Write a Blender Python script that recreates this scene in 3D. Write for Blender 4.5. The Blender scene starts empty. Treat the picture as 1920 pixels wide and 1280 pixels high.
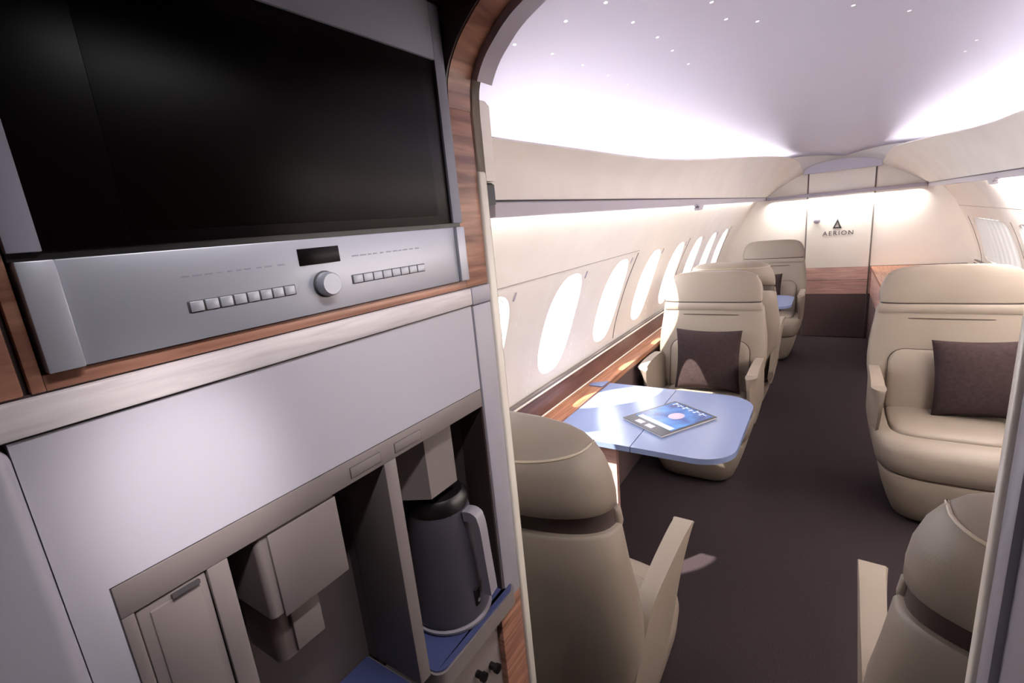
import bpy, bmesh, math, random
from mathutils import Vector, Matrix

random.seed(7)
C = bpy.context.scene.collection
SC = bpy.context.scene
EYE = 1.55                      # eye height above the cabin floor

# ------------------------------------------------------------------ camera
cam_d = bpy.data.cameras.new('camera')
cam_d.sensor_fit = 'HORIZONTAL'
cam_d.sensor_width = 36.0
cam_d.lens = 36.0 * 894.037 / 1920.0
cam_d.clip_start = 0.01
cam_d.clip_end = 200
cam = bpy.data.objects.new('camera', cam_d)
C.objects.link(cam)
R = Matrix(((0.83383867, 0.051428, -0.54960734),
            (0.54420867, -0.24336725, 0.80287565),
            (-0.09246613, -0.96856985, -0.23091658)))
cm = Matrix.Identity(4)
for r in range(3):
    cm[r][0] = R[r][0]
    cm[r][1] = -R[r][1]
    cm[r][2] = -R[r][2]
cm[2][3] = EYE
cam.matrix_world = cm
SC.camera = cam

# ------------------------------------------------------------------ world, sun, exposure
SC.view_settings.view_transform = 'Standard'
SC.view_settings.look = 'None'
SC.view_settings.gamma = 1.0
SC.view_settings.use_curve_mapping = False
SC.view_settings.exposure = 0.35

wd = bpy.data.worlds.new('sky')
SC.world = wd
wd.use_nodes = True
bg = wd.node_tree.nodes['Background']
bg.inputs[0].default_value = (0.93, 0.95, 1.0, 1)
bg.inputs[1].default_value = 7.2

sd = bpy.data.lights.new('sun', 'SUN')
sd.energy = 18.0
sd.angle = math.radians(0.8)
sd.color = (1.0, 0.93, 0.82)
sun = bpy.data.objects.new('sun', sd)
C.objects.link(sun)
sun.location = (-4, -3, 8)
sun.rotation_euler = Vector((0.27, 0.39, -0.63)).to_track_quat('-Z', 'Y').to_euler()

# added spot, out of view, that puts a light pool on the galley flap
gd = bpy.data.lights.new('galley_fill_spot', 'SPOT')
gd.energy = 26.0
gd.spot_size = math.radians(17)
gd.spot_blend = 1.0
gd.shadow_soft_size = 0.03
gd.color = (1.0, 0.93, 0.93)
gs = bpy.data.objects.new('galley_fill_spot', gd)
C.objects.link(gs)
gs.location = (0.02, 0.10, EYE + 0.312)
gs.rotation_euler = (Vector((-0.44, 0.148, EYE - 0.182)) - gs.location).to_track_quat('-Z', 'Y').to_euler()

cd = bpy.data.lights.new('corridor_fill', 'AREA')  # added fill lamp, out of view, to brighten the galley front
cd.shape = 'RECTANGLE'
cd.size = 0.40
cd.size_y = 0.04
cd.spread = math.radians(82)
cd.energy = 0.80
cd.color = (1.0, 0.96, 0.98)
cl = bpy.data.objects.new('corridor_fill', cd)
C.objects.link(cl)
cl.location = (-0.05, 0.33, EYE + 0.325)
_d = Vector((-0.47, 0.0, -0.88)).normalized()
_x = Vector((0, 1, 0))
_y = _x.cross(_d)
cl.rotation_euler = Matrix((_x, _y, -_d)).transposed().to_euler()


# slim wash lights behind the two overhead rails, turned to the window walls
wash = []
for side_, xw_, zw_, ya_, yb_, en_ in ((-1, -.692, .052, .95, 6.05, 6.5), (1, .792, .040, .75, 4.60, 62.0)):
    wl = bpy.data.lights.new('wash', 'AREA')
    wl.shape = 'RECTANGLE'
    wl.size = yb_ - ya_
    wl.size_y = 0.016
    wl.energy = en_
    wl.color = (1.0, 0.95, 0.91)
    wo = bpy.data.objects.new('wash', wl)
    C.objects.link(wo)
    wo.location = (xw_, (ya_ + yb_) / 2, EYE + zw_)
    d_ = Vector((side_ * 0.9, 0.0, -0.43)).normalized()
    x_ = Vector((0, 1, 0))
    wo.rotation_euler = Matrix((x_, x_.cross(d_), -d_)).transposed().to_euler()

# the same light under the rail of the far wall
bl = bpy.data.lights.new('far_wash', 'AREA')
bl.shape = 'RECTANGLE'
bl.size = 1.30
bl.size_y = 0.02
bl.energy = 9.0
bl.spread = math.radians(130)
bl.color = (1.0, 0.95, 0.91)
bo = bpy.data.objects.new('far_wash', bl)
C.objects.link(bo)
bo.location = (.055, 6.352, EYE + .018)
bo.rotation_euler = Vector((0, 0.12, -0.99)).to_track_quat('-Z', 'Y').to_euler()

# ------------------------------------------------------------------ materials
def lin(c):
    return tuple(((v / 255.0) / 12.92 if v / 255.0 <= 0.04045 else ((v / 255.0 + 0.055) / 1.055) ** 2.4) for v in c)


def mat(name, rgb, rough=0.5, metal=0.0, spec=0.5, bump=None, var=None, coat=0.0):
    m = bpy.data.materials.new(name)
    m.use_nodes = True
    nt = m.node_tree
    b = nt.nodes['Principled BSDF']
    col = lin(rgb) + (1,)
    b.inputs['Base Color'].default_value = col
    b.inputs['Roughness'].default_value = rough
    b.inputs['Metallic'].default_value = metal
    b.inputs['Specular IOR Level'].default_value = spec
    b.inputs['Coat Weight'].default_value = coat
    if bump or var:
        tc = nt.nodes.new('ShaderNodeTexCoord')
    if var:
        sc, amt = var
        n = nt.nodes.new('ShaderNodeTexNoise')
        n.inputs['Scale'].default_value = sc
        n.inputs['Detail'].default_value = 4
        nt.links.new(tc.outputs['Object'], n.inputs['Vector'])
        rp = nt.nodes.new('ShaderNodeValToRGB')
        rp.color_ramp.elements[0].position = 0.3
        rp.color_ramp.elements[1].position = 0.7
        rp.color_ramp.elements[0].color = tuple(v * (1 - amt) for v in col[:3]) + (1,)
        rp.color_ramp.elements[1].color = tuple(min(1, v * (1 + amt)) for v in col[:3]) + (1,)
        nt.links.new(n.outputs['Fac'], rp.inputs['Fac'])
        nt.links.new(rp.outputs['Color'], b.inputs['Base Color'])
    if bump:
        sc, st = bump
        n2 = nt.nodes.new('ShaderNodeTexNoise')
        n2.inputs['Scale'].default_value = sc
        n2.inputs['Detail'].default_value = 3
        nt.links.new(tc.outputs['Object'], n2.inputs['Vector'])
        bp = nt.nodes.new('ShaderNodeBump')
        bp.inputs['Strength'].default_value = st
        bp.inputs['Distance'].default_value = 0.002
        nt.links.new(n2.outputs['Fac'], bp.inputs['Height'])
        nt.links.new(bp.outputs['Normal'], b.inputs['Normal'])
    return m


def wood(name, dark, light, scale, rough=0.35):
    m = bpy.data.materials.new(name)
    m.use_nodes = True
    nt = m.node_tree
    b = nt.nodes['Principled BSDF']
    b.inputs['Roughness'].default_value = rough
    tc = nt.nodes.new('ShaderNodeTexCoord')
    mp = nt.nodes.new('ShaderNodeMapping')
    mp.inputs['Scale'].default_value = scale
    n = nt.nodes.new('ShaderNodeTexNoise')
    n.inputs['Scale'].default_value = 3.0
    n.inputs['Detail'].default_value = 6
    n.inputs['Distortion'].default_value = 0.6
    rp = nt.nodes.new('ShaderNodeValToRGB')
    rp.color_ramp.elements[0].position = 0.32
    rp.color_ramp.elements[1].position = 0.68
    rp.color_ramp.elements[0].color = lin(dark) + (1,)
    rp.color_ramp.elements[1].color = lin(light) + (1,)
    nt.links.new(tc.outputs['Object'], mp.inputs['Vector'])
    nt.links.new(mp.outputs['Vector'], n.inputs['Vector'])
    nt.links.new(n.outputs['Fac'], rp.inputs['Fac'])
    nt.links.new(rp.outputs['Color'], b.inputs['Base Color'])
    return m


def emit(name, rgb, strength):
    m = bpy.data.materials.new(name)
    m.use_nodes = True
    nt = m.node_tree
    nt.nodes.remove(nt.nodes['Principled BSDF'])
    e = nt.nodes.new('ShaderNodeEmission')
    e.inputs[0].default_value = rgb + (1,)
    e.inputs[1].default_value = strength
    nt.links.new(e.outputs[0], nt.nodes['Material Output'].inputs[0])
    return m


def pane_mat():
    m = bpy.data.materials.new('window_glass')
    m.use_nodes = True
    nt = m.node_tree
    nt.nodes.remove(nt.nodes['Principled BSDF'])
    t = nt.nodes.new('ShaderNodeBsdfTransparent')
    t.inputs[0].default_value = (0.97, 0.98, 0.98, 1)
    g = nt.nodes.new('ShaderNodeBsdfGlossy')
    g.inputs['Roughness'].default_value = 0.02
    mx = nt.nodes.new('ShaderNodeMixShader')
    mx.inputs[0].default_value = 0.06
    nt.links.new(t.outputs[0], mx.inputs[1])
    nt.links.new(g.outputs[0], mx.inputs[2])
    nt.links.new(mx.outputs[0], nt.nodes['Material Output'].inputs[0])
    return m


def shade_mat():
    m = bpy.data.materials.new('shade_fabric')
    m.use_nodes = True
    nt = m.node_tree
    nt.nodes.remove(nt.nodes['Principled BSDF'])
    d = nt.nodes.new('ShaderNodeBsdfDiffuse')
    d.inputs[0].default_value = (0.66, 0.64, 0.62, 1)
    t = nt.nodes.new('ShaderNodeBsdfTranslucent')
    t.inputs[0].default_value = (0.75, 0.73, 0.70, 1)
    mx = nt.nodes.new('ShaderNodeMixShader')
    mx.inputs[0].default_value = 0.05
    nt.links.new(d.outputs[0], mx.inputs[1])
    nt.links.new(t.outputs[0], mx.inputs[2])
    nt.links.new(mx.outputs[0], nt.nodes['Material Output'].inputs[0])
    return m


M = {
    'leather': mat('tan_leather', (140, 128, 117), 0.5, spec=0.4, bump=(350, 0.12)),
    'leather_top': mat('leather_back', (186, 168, 140), 0.45, spec=0.4, bump=(350, 0.12)),
    'seam': mat('dark_seam', (70, 55, 46), 0.6),
    'piping': mat('piping', (190, 176, 156), 0.45),
    'strip': mat('dark_strip', (58, 45, 42), 0.5),
    'pedestal': mat('pedestal', (72, 64, 64), 0.4),
    'pillow': mat('pillow_fabric', (56, 45, 46), 0.9, spec=0.1, bump=(220, 0.4), var=(60, 0.18)),
    'carpet': mat('carpet', (51, 43, 46), 0.95, spec=0.05, bump=(500, 0.5), var=(160, 0.16)),
    'liner': mat('cream_liner', (246, 240, 232), 0.5, spec=0.3, var=(5, 0.03)),
    'ceiling': mat('ceiling_paint', (206, 204, 220), 0.55, spec=0.3),
    'rail': mat('lavender_rail', (182, 176, 190), 0.4),
    'black': mat('black_plastic', (20, 16, 18), 0.35),
    'bulk': mat('bulkhead_cream', (248, 243, 234), 0.35, spec=0.4, var=(3, 0.03)),
    'kick': mat('kick_panel', (92, 74, 74), 0.7),
    'wood_h': wood('walnut', (112, 72, 58), (184, 134, 112), (1.6, 1.6, 26)),
    'wood_dark': wood('walnut_darkened', (44, 24, 20), (62, 36, 30), (3, 3, 30)),  # walnut darkened: holds the overhead shade and cuts corridor bounce
    'wood_bulk': wood('walnut_band', (190, 150, 142), (232, 192, 182), (1.6, 1.6, 22)),
    'wood_l': wood('walnut_ledge', (120, 72, 50), (190, 132, 100), (26, 1.2, 26)),
    'wood_d': wood('walnut_side', (84, 56, 50), (112, 78, 70), (26, 1.2, 26)),
    'ash': wood('pale_ash', (196, 186, 188), (216, 208, 208), (2, 4, 50), 0.4),
    'grey': mat('galley_grey', (164, 160, 170), 0.38, spec=0.5),
    'grey_flap': mat('galley_flap', (180, 176, 186), 0.34, spec=0.5),
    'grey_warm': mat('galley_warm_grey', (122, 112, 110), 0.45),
    'oven_frame': mat('oven_frame', (146, 146, 160), 0.6, spec=0.25),
    'steel': mat('brushed_steel', (176, 178, 188), 0.36, metal=0.35),
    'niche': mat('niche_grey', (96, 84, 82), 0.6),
    'glass': mat('black_glass', (10, 4, 5), 0.3, spec=0.14),
    'glass_in': mat('oven_window', (8, 3, 3), 0.32, spec=0.10),
    'trimw': mat('cream_trim', (240, 232, 220), 0.35),
    'blue': mat('blue_tray', (66, 73, 112), 0.35),
    'kettle': mat('kettle_metal', (84, 80, 90), 0.42, metal=0.3),
    'kettle_grip': mat('kettle_grip', (140, 134, 142), 0.45),
    'table': mat('table_top', (120, 134, 172), 0.22, spec=0.5),  # white top tinted blue: sky reflection put into the colour
    'joint': mat('panel_joint', (112, 102, 98), 0.6),
    'silver': mat('silver', (176, 176, 182), 0.3, metal=0.7),
    'mark': mat('dark_mark', (74, 70, 72), 0.5),
    'faint': mat('faint_mark', (146, 146, 158), 0.5),
    'pane': pane_mat(),
    'shade': shade_mat(),
    'cove': emit('cove_led', (1.0, 0.94, 0.95), 10.5),
    'cove_dim': emit('cove_led_dim', (1.0, 0.94, 0.94), 18.0),
    'star': emit('star_led', (1.0, 0.96, 1.0), 0.95),
    'added_downlight': emit('added_downlight_led', (1.0, 0.95, 0.95), 2.0),
    'mag_edge': mat('magazine_edge', (34, 32, 46), 0.3),
    'paper': mat('paper', (210, 208, 205), 0.7),
    'mag_white': mat('cover_white', (206, 222, 246), 0.3),
    'mag_dark': mat('cover_dark', (50, 46, 64), 0.3),
    'mag_pink': mat('cover_pink', (190, 176, 200), 0.3),
    'belt': mat('belt', (52, 42, 42), 0.6),
}


def magcover():
    m = bpy.data.materials.new('cover_blue')
    m.use_nodes = True
    nt = m.node_tree
    b = nt.nodes['Principled BSDF']
    b.inputs['Roughness'].default_value = 0.25
    tc = nt.nodes.new('ShaderNodeTexCoord')
    n = nt.nodes.new('ShaderNodeTexNoise')
    n.inputs['Scale'].default_value = 14
    n.inputs['Detail'].default_value = 3
    rp = nt.nodes.new('ShaderNodeValToRGB')
    rp.color_ramp.elements[0].position = 0.35
    rp.color_ramp.elements[1].position = 0.7
    rp.color_ramp.elements[0].color = lin((26, 50, 120)) + (1,)
    rp.color_ramp.elements[1].color = lin((76, 140, 220)) + (1,)
    nt.links.new(tc.outputs['Object'], n.inputs['Vector'])
    nt.links.new(n.outputs['Fac'], rp.inputs['Fac'])
    nt.links.new(rp.outputs['Color'], b.inputs['Base Color'])
    return m


M['mag_blue'] = magcover()


# ------------------------------------------------------------------ helpers
def tag(o, label=None, cat=None, group=None, kind=None):
    if label: o['label'] = label
    if cat: o['category'] = cat
    if group: o['group'] = group
    if kind: o['kind'] = kind
    return o


def thing(name, loc, label, cat, group=None, rz=0.0):
    o = bpy.data.objects.new(name, None)
    o.empty_display_size = 0.1
    C.objects.link(o)
    o.location = loc
    o.rotation_euler = (0, 0, rz)
    return tag(o, label, cat, group)


def rootloc(p):
    v = Vector((0, 0, 0))
    while p is not None:
        v += p.location
        p = p.parent
    return v


def link(name, bm, m, parent=None, world=True, smooth=True, ang=40):
    """bmesh -> one object. With world=True coordinates are world ones and are made local to the parent."""
    if parent is not None and world:
        bmesh.ops.translate(bm, verts=bm.verts, vec=-rootloc(parent))
    bmesh.ops.recalc_face_normals(bm, faces=bm.faces)
    me = bpy.data.meshes.new(name)
    bm.to_mesh(me)
    bm.free()
    mats = m if isinstance(m, (list, tuple)) else [m]
    for x in mats:
        me.materials.append(x)
    if smooth:
        me.polygons.foreach_set('use_smooth', [True] * len(me.polygons))
        me.set_sharp_from_angle(angle=math.radians(ang))
    o = bpy.data.objects.new(name, me)
    C.objects.link(o)
    if parent is not None:
        o.parent = parent
    return o


def box_bm(x0, x1, y0, y1, z0, z1, bev=0.0, seg=2, bm=None):
    b = bmesh.new()
    bmesh.ops.create_cube(b, size=1)
    for v in b.verts:
        v.co = Vector(((x0 + x1) / 2 + v.co.x * (x1 - x0), (y0 + y1) / 2 + v.co.y * (y1 - y0), (z0 + z1) / 2 + v.co.z * (z1 - z0)))
    if bev > 0:
        bmesh.ops.bevel(b, geom=list(b.edges), offset=bev, segments=seg, affect='EDGES', profile=0.5)
    if bm is not None:
        me = bpy.data.meshes.new('tmp')
        b.to_mesh(me)
        b.free()
        bm.from_mesh(me)
        bpy.data.meshes.remove(me)
        return bm
    return b


def bx(name, x0, x1, y0, y1, z0, z1, m, parent=None, bev=0.002, seg=2, world=True):
    return link(name, box_bm(x0, x1, y0, y1, z0, z1, bev, seg), m, parent, world)


def ring_loft(rings, cap0=True, cap1=True, bm=None, closed=True):
    b = bm or bmesh.new()
    vs = [[b.verts.new(p) for p in r] for r in rings]
    n = len(rings[0])
    for a, c in zip(vs[:-1], vs[1:]):
        for i in range(n if closed else n - 1):
            j = (i + 1) % n
            b.faces.new((a[i], a[j], c[j], c[i]))
    if cap0: b.faces.new(vs[0][::-1])
    if cap1: b.faces.new(vs[-1])
    return b


def tube_bm(path, r, n=8, bm=None, closed=False):
    pts = [Vector(p) for p in path]
    b = bm or bmesh.new()
    rings = []
    for i, p in enumerate(pts):
        if closed:
            t = pts[(i + 1) % len(pts)] - pts[i - 1]
        else:
            t = pts[min(i + 1, len(pts) - 1)] - pts[max(i - 1, 0)]
        t.normalize()
        u = t.cross(Vector((0, 0, 1)))
        if u.length < 1e-3: u = t.cross(Vector((1, 0, 0)))
        u.normalize()
        w = t.cross(u)
        rings.append([b.verts.new(p + u * (r * math.cos(2 * math.pi * k / n)) + w * (r * math.sin(2 * math.pi * k / n))) for k in range(n)])
    m = len(rings)
    for i in range(m if closed else m - 1):
        a, c = rings[i], rings[(i + 1) % m]
        for k in range(n):
            b.faces.new((a[k], a[(k + 1) % n], c[(k + 1) % n], c[k]))
    if not closed:
        b.faces.new(rings[0][::-1])
        b.faces.new(rings[-1])
    return b


def lathe_bm(prof, c, n=40, axis='z'):
    rings = []
    for r, h in prof:
        ring = []
        for k in range(n):
            a = 2 * math.pi * k / n
            if axis == 'z': ring.append((c[0] + r * math.cos(a), c[1] + r * math.sin(a), c[2] + h))
            elif axis == 'x': ring.append((c[0] + h, c[1] + r * math.cos(a), c[2] + r * math.sin(a)))
            else: ring.append((c[0] + r * math.cos(a), c[1] + h, c[2] + r * math.sin(a)))
        rings.append(ring)
    return ring_loft(rings)


def prism_bm(poly, axis, a0, a1, bev=0.0, seg=2):
    """poly = 2D outline, extruded along an axis: 'x' -> (y,z), 'y' -> (x,z), 'z' -> (x,y)."""
    def p3(p, a):
        if axis == 'x': return (a, p[0], p[1])
        if axis == 'y': return (p[0], a, p[1])
        return (p[0], p[1], a)
    b = ring_loft([[p3(p, a0) for p in poly], [p3(p, a1) for p in poly]])
    if bev:
        es = [e for e in b.edges if len(e.link_faces) == 2 and e.calc_face_angle(0) > 0.6]
        bmesh.ops.bevel(b, geom=es, offset=bev, segments=seg, affect='EDGES', profile=0.5, clamp_overlap=True)
    return b


def interp(x, xs, ys):
    if x <= xs[0]: return ys[0]
    for i in range(1, len(xs)):
        if x <= xs[i]:
            t = (x - xs[i - 1]) / (xs[i] - xs[i - 1])
            return ys[i - 1] + t * (ys[i] - ys[i - 1])
    return ys[-1]


def spline(pts, n):
    """Catmull-Rom through the points, n samples per span."""
    out = []
    P = [Vector(p) for p in pts]
    for i in range(len(P) - 1):
        p0, p1, p2, p3 = P[max(i - 1, 0)], P[i], P[i + 1], P[min(i + 2, len(P) - 1)]
        for k in range(n):
            t = k / n
            out.append(0.5 * (2 * p1 + (p2 - p0) * t + (2 * p0 - 5 * p1 + 4 * p2 - p3) * t * t + (3 * p1 - p0 - 3 * p2 + p3) * t ** 3))
    out.append(P[-1])
    return out


def sgn_pow(v, e):
    return math.copysign(abs(v) ** e, v)


def rrect(cx, cy, hx, hy, r, n=6):
    out = []
    for sx, sy, a0 in ((1, 1, 0), (-1, 1, 90), (-1, -1, 180), (1, -1, 270)):
        for k in range(n + 1):
            a = math.radians(a0 + 90 * k / n)
            out.append((cx + sx * (hx - r) + r * math.cos(a), cy + sy * (hy - r) + r * math.sin(a)))
    return out


# ------------------------------------------------------------------ the cabin shell
XC = 0.055
YB = 6.40           # bulkhead at the cabin end
YP = 0.604          # partition between the galley and the cabin
GX = -0.44          # face of the galley
RX = 0.151          # corridor wall opposite
_prof = spline([(-1.56, 1.06, 0), (-1.2, 1.12, 0), (-.75, 1.135, 0), (-.45, 1.06, 0), (-.19, .95, 0), (-.06, .875, 0), (.06, .775, 0), (.17, .68, 0)], 8)
PZ = [p.x for p in _prof]
PW = [p.y for p in _prof]


def hw(z):          # half width of the cabin at eye-relative height z
    return interp(z, PZ, PW)


def wall_side(side, name, y0, y1, centres, zc=-0.44, hz=0.225, hy=0.148, n_exp=2.6, cell=0.2):
    """Curved liner with rounded window openings; a reveal runs outward from each opening."""
    b = bmesh.new()
    X = lambda z, d=0.0: XC + side * (hw(z) + d)
    V = lambda y, z, d=0.0: b.verts.new((X(z, d), y, z + EYE))

    def grid(ya, yb, za, zb, ny, nz):
        g = [[V(ya + (yb - ya) * i / ny, za + (zb - za) * j / nz) for j in range(nz + 1)] for i in range(ny + 1)]
        for i in range(ny):
            for j in range(nz):
                b.faces.new((g[i][j], g[i + 1][j], g[i + 1][j + 1], g[i][j + 1]))
    zlo, zhi = -0.72, -0.17
    grid(y0, y1, -1.56, zlo, 1, 12)
    grid(y0, y1, zhi, 0.075, 1, 14)
    edges = [y0]
    for c in centres:
        if c - cell > edges[-1] + 1e-4: grid(edges[-1], c - cell, zlo, zhi, 1, 14)
        za, zb, ya, yb = zlo, zhi, c - cell, c + cell
        outer = []
        k = 12
        outer += [(yb, za + (zb - za) * i / k) for i in range(k)]
        outer += [(yb - (yb - ya) * i / k, zb) for i in range(k)]
        outer += [(ya, zb - (zb - za) * i / k) for i in range(k)]
        outer += [(ya + (yb - ya) * i / k, za) for i in range(k)]
        inner = []
        for (oy, oz) in outer:
            a = math.atan2((oz - zc) / hz, (oy - c) / hy)
            inner.append((c + hy * sgn_pow(math.cos(a), 2 / n_exp), zc + hz * sgn_pow(math.sin(a), 2 / n_exp)))
        rings = []
        for t in (0, .25, .5, .75, 1):
            rings.append([V(o[0] + (i[0] - o[0]) * t, o[1] + (i[1] - o[1]) * t) for o, i in zip(outer, inner)])
        for d, s in ((0.008, .985), (0.022, .975)):
            rings.append([V(c + (i[0] - c) * s, zc + (i[1] - zc) * s, d) for i in inner])
        n = len(outer)
        for r0, r1 in zip(rings[:-1], rings[1:]):
            for i in range(n):
                b.faces.new((r0[i], r0[(i + 1) % n], r1[(i + 1) % n], r1[i]))
        edges.append(c + cell)
    if edges[-1] < y1 - 1e-4: grid(edges[-1], y1, zlo, zhi, 1, 14)
    bmesh.ops.remove_doubles(b, verts=b.verts, dist=0.0004)
    o = link(name, b, M['liner'])
    tag(o, kind='structure')
    return o


WIN_L = [1.25 + 0.595 * i for i in range(8)]
WIN_R = [4.195, 5.545]
wall_side(-1, 'wall_left', 0.62, YB, WIN_L)
wall_side(1, 'wall_right', 0.62, YB, WIN_R, -0.49, 0.20, 0.56, 7.0, 0.62)

win_no = 0
for side, centres in ((-1, WIN_L), (1, WIN_R)):
    for c in centres:
        win_no += 1
        X = lambda z, d: XC + side * (hw(z) + d)
        zc, whz, why, wex = (-.44, .225, .148, 2.6) if side < 0 else (-.49, .20, .56, 7.0)

        def oval(s, d, n=64, hz=whz, hy=why):
            out = []
            for k in range(n):
                a = 2 * math.pi * k / n
                y = hy * s * sgn_pow(math.cos(a), 2 / wex)
                z = hz * s * sgn_pow(math.sin(a), 2 / wex)
                out.append((X(zc + z, d), c + y, zc + z + EYE))
            return out
        fr = ring_loft([oval(1.0, .020), oval(.985, .016), oval(.965, .018), oval(.965, .026), oval(1.0, .030)], False, False)
        w = link('window_%d' % win_no, fr, M['liner'])
        tag(w, kind='structure')
        pb = bmesh.new()
        pb.faces.new([pb.verts.new(p) for p in oval(.975, .024)])
        link('pane', pb, M['pane'], w)
        if side < 0:
            # small latch tab beside the head of the opening
            zt = -0.235
            tb = box_bm(-.004, .004, c + .035, c + .045, -.016, .016, .002)
            for v in tb.verts:
                z = zt + v.co.z
                v.co = Vector((X(z, -.001) + v.co.x * 0.6, v.co.y + .09, z + EYE))
            link('latch_tab', tb, M['rail'], w)
        if side > 0:
            # pleated shade pulled down behind the opening
            rows = []
            for k in range(129):
                y = c - 0.55 + 1.10 * k / 128
                d = 0.009 + 0.007 * math.sin(k * math.pi / 4) + 0.003 * math.sin(k * 0.37)
                rows.append([(X(zc + .195 * (j / 10 * 2 - 1), d), y, zc + .195 * (j / 10 * 2 - 1) + EYE) for j in range(11)])
            link('shade', ring_loft(rows, False, False, closed=False), M['shade'], w)

# floor
fb = bmesh.new()
for x0, x1, y0, y1 in ((-1.25, 1.35, YP - .05, YB + .05), (-.7, .3, -1.3, YP - .05)):
    vs = [fb.verts.new(p) for p in ((x0, y0, 0), (x1, y0, 0), (x1, y1, 0), (x0, y1, 0))]
    fb.faces.new(vs)
tag(link('floor', fb, M['carpet']), kind='structure')


# ceiling: a shallow vault that dips towards the bulkhead
def zceil(x, y):
    u = min(1.0, abs(x - XC) / 0.95)
    dip = min(1.0, max(0.0, (y - 4.6) / 1.8))
    return 0.11 + 0.47 * (1 - u ** 2.6) ** 0.55 - 0.17 * dip * dip * (3 - 2 * dip) * max(0.0, 1 - u * 1.1)


rows = []
for i in range(49):
    y = 0.58 + (YB + .04 - 0.58) * i / 48
    rows.append([(XC + .95 * math.sin(math.pi * (j / 60 - .5)), y, EYE + zceil(XC + .95 * math.sin(math.pi * (j / 60 - .5)), y)) for j in range(61)])
ceil_o = tag(link('ceiling', ring_loft(rows, False, False, closed=False), M['ceiling'], ang=80), kind='structure')
# closing strips between the ceiling edge and the liner behind the overhead panels
for side, nm in ((-1, 'trim_1'), (1, 'trim_2')):
    rows = [[(XC + side * hw(.075), y, EYE + .074), (XC + side * (hw(.075) + .05), y, EYE + .080), (XC + side * .955, y, EYE + .112)] for y in (0.58, YB + .02)]
    tag(link(nm, ring_loft(rows, False, False, closed=False), M['ceiling']), kind='structure')


# panel joints on the liners (dark grooves between the panels) and the long seam
def joint(side, y, z0, z1, name, w=0.006):
    pts = [(XC + side * (hw(z) - .0005), y, z + EYE) for z in [z0 + (z1 - z0) * k / 16 for k in range(17)]]
    tag(link(name, tube_bm(pts, w / 2, 6), M['joint']), kind='structure')


tn = 3
for side, ys in ((-1, (2.64, 3.83, 5.62)), (1, (3.52, 4.87, 6.22))):
    for y in ys:
        joint(side, y, -0.70 if side < 0 else -0.78, -0.20 if side < 0 else -0.29, 'trim_%d' % tn)
        tn += 1
for side in (-1, 1):
    pts = [(XC + side * (hw(-.188) - .0005), y, -.188 + EYE) for y in (0.62, 2.64 if side < 0 else YB)]
    tag(link('trim_%d' % tn, tube_bm(pts, .0015, 6), M['grey_warm']), kind='structure')
    tn += 1
# sill line: dark gasket plus pale painted highlight along the foot of the window panels
for side in (-1, 1):
    b = bmesh.new()
    xs = XC + side * (hw(-.725) - .004)
    box_bm(min(xs, xs - side * .02), max(xs, xs - side * .02), 0.62, YB, EYE - .728, EYE - .716, .003, bm=b)
    tag(link('trim_%d' % tn, b, M['grey_warm']), kind='structure')
    tn += 1

# ------------------------------------------------------------------ bulkhead with its door
wb = bmesh.new()
zs = [-1.55 + 1.55 * k / 30 for k in range(31)] + [.06, .12, .17, .3, .45, .62]
for lo, hi, mi in ((-1.55, -1.05, 2), (-1.05, -.755, 1), (-.755, .62, 0)):
    zz = [lo] + [z for z in zs if lo + .005 < z < hi - .005] + [hi]
    for z0, z1 in zip(zz[:-1], zz[1:]):
        a0 = hw(z0) + .03 if z0 < .055 else .98
        a1 = hw(z1) + .03 if z1 <= .055 else .98
        f = wb.faces.new([wb.verts.new(p) for p in ((XC - a0, YB, z0 + EYE), (XC + a0, YB, z0 + EYE), (XC + a1, YB, z1 + EYE), (XC - a1, YB, z1 + EYE))])
        f.material_index = mi
wf = tag(link('wall_far', wb, [M['bulk'], M['wood_bulk'], M['kick']], smooth=False), kind='structure')
for z, h in ((-.752, .006), (-.895, .003)):
    bx('band_line', -.98, 1.12, YB - .004, YB + .002, EYE + z - h / 2, EYE + z + h / 2, M['mark'], wf, .001)
bx('dark_rail', -.64, .75, YB - .062, YB + .002, EYE + .022, EYE + .058, M['rail'], wf, .003)

DL, DR = -.252, .340
db = bmesh.new()
for lo, hi, mi in ((-1.54, -1.05, 2), (-1.05, -.755, 1), (-.755, .268, 0)):
    f0 = len(db.faces)
    box_bm(DL + .006, DR - .006, YB - .012, YB - .001, EYE + lo, EYE + hi, 0.0, bm=db)
    db.faces.ensure_lookup_table()
    for f in db.faces[f0:]:
        f.material_index = mi
door = tag(link('door_1', db, [M['bulk'], M['wood_bulk'], M['kick']], smooth=False), kind='structure')
for x in (DL, DR):
    bx('gap', x - .008, x + .008, YB - .010, YB + .002, .005, EYE + .272, M['joint'], door, .001)
bx('dark_rail', DL + .01, DR - .01, YB - .068, YB - .062, EYE + .022, EYE + .056, M['rail'], door, .003)
bx('band_line', DL + .01, DR - .01, YB - .0145, YB - .010, EYE - .897, EYE - .893, M['mark'], door, .001)
link('knob', lathe_bm([(0.0, 0), (.030, 0), (.034, -.006), (.030, -.016), (.018, -.02), (0, -.021)], (-.154, YB - .012, EYE - .235), 28, 'y'), M['rail'], door)
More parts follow.
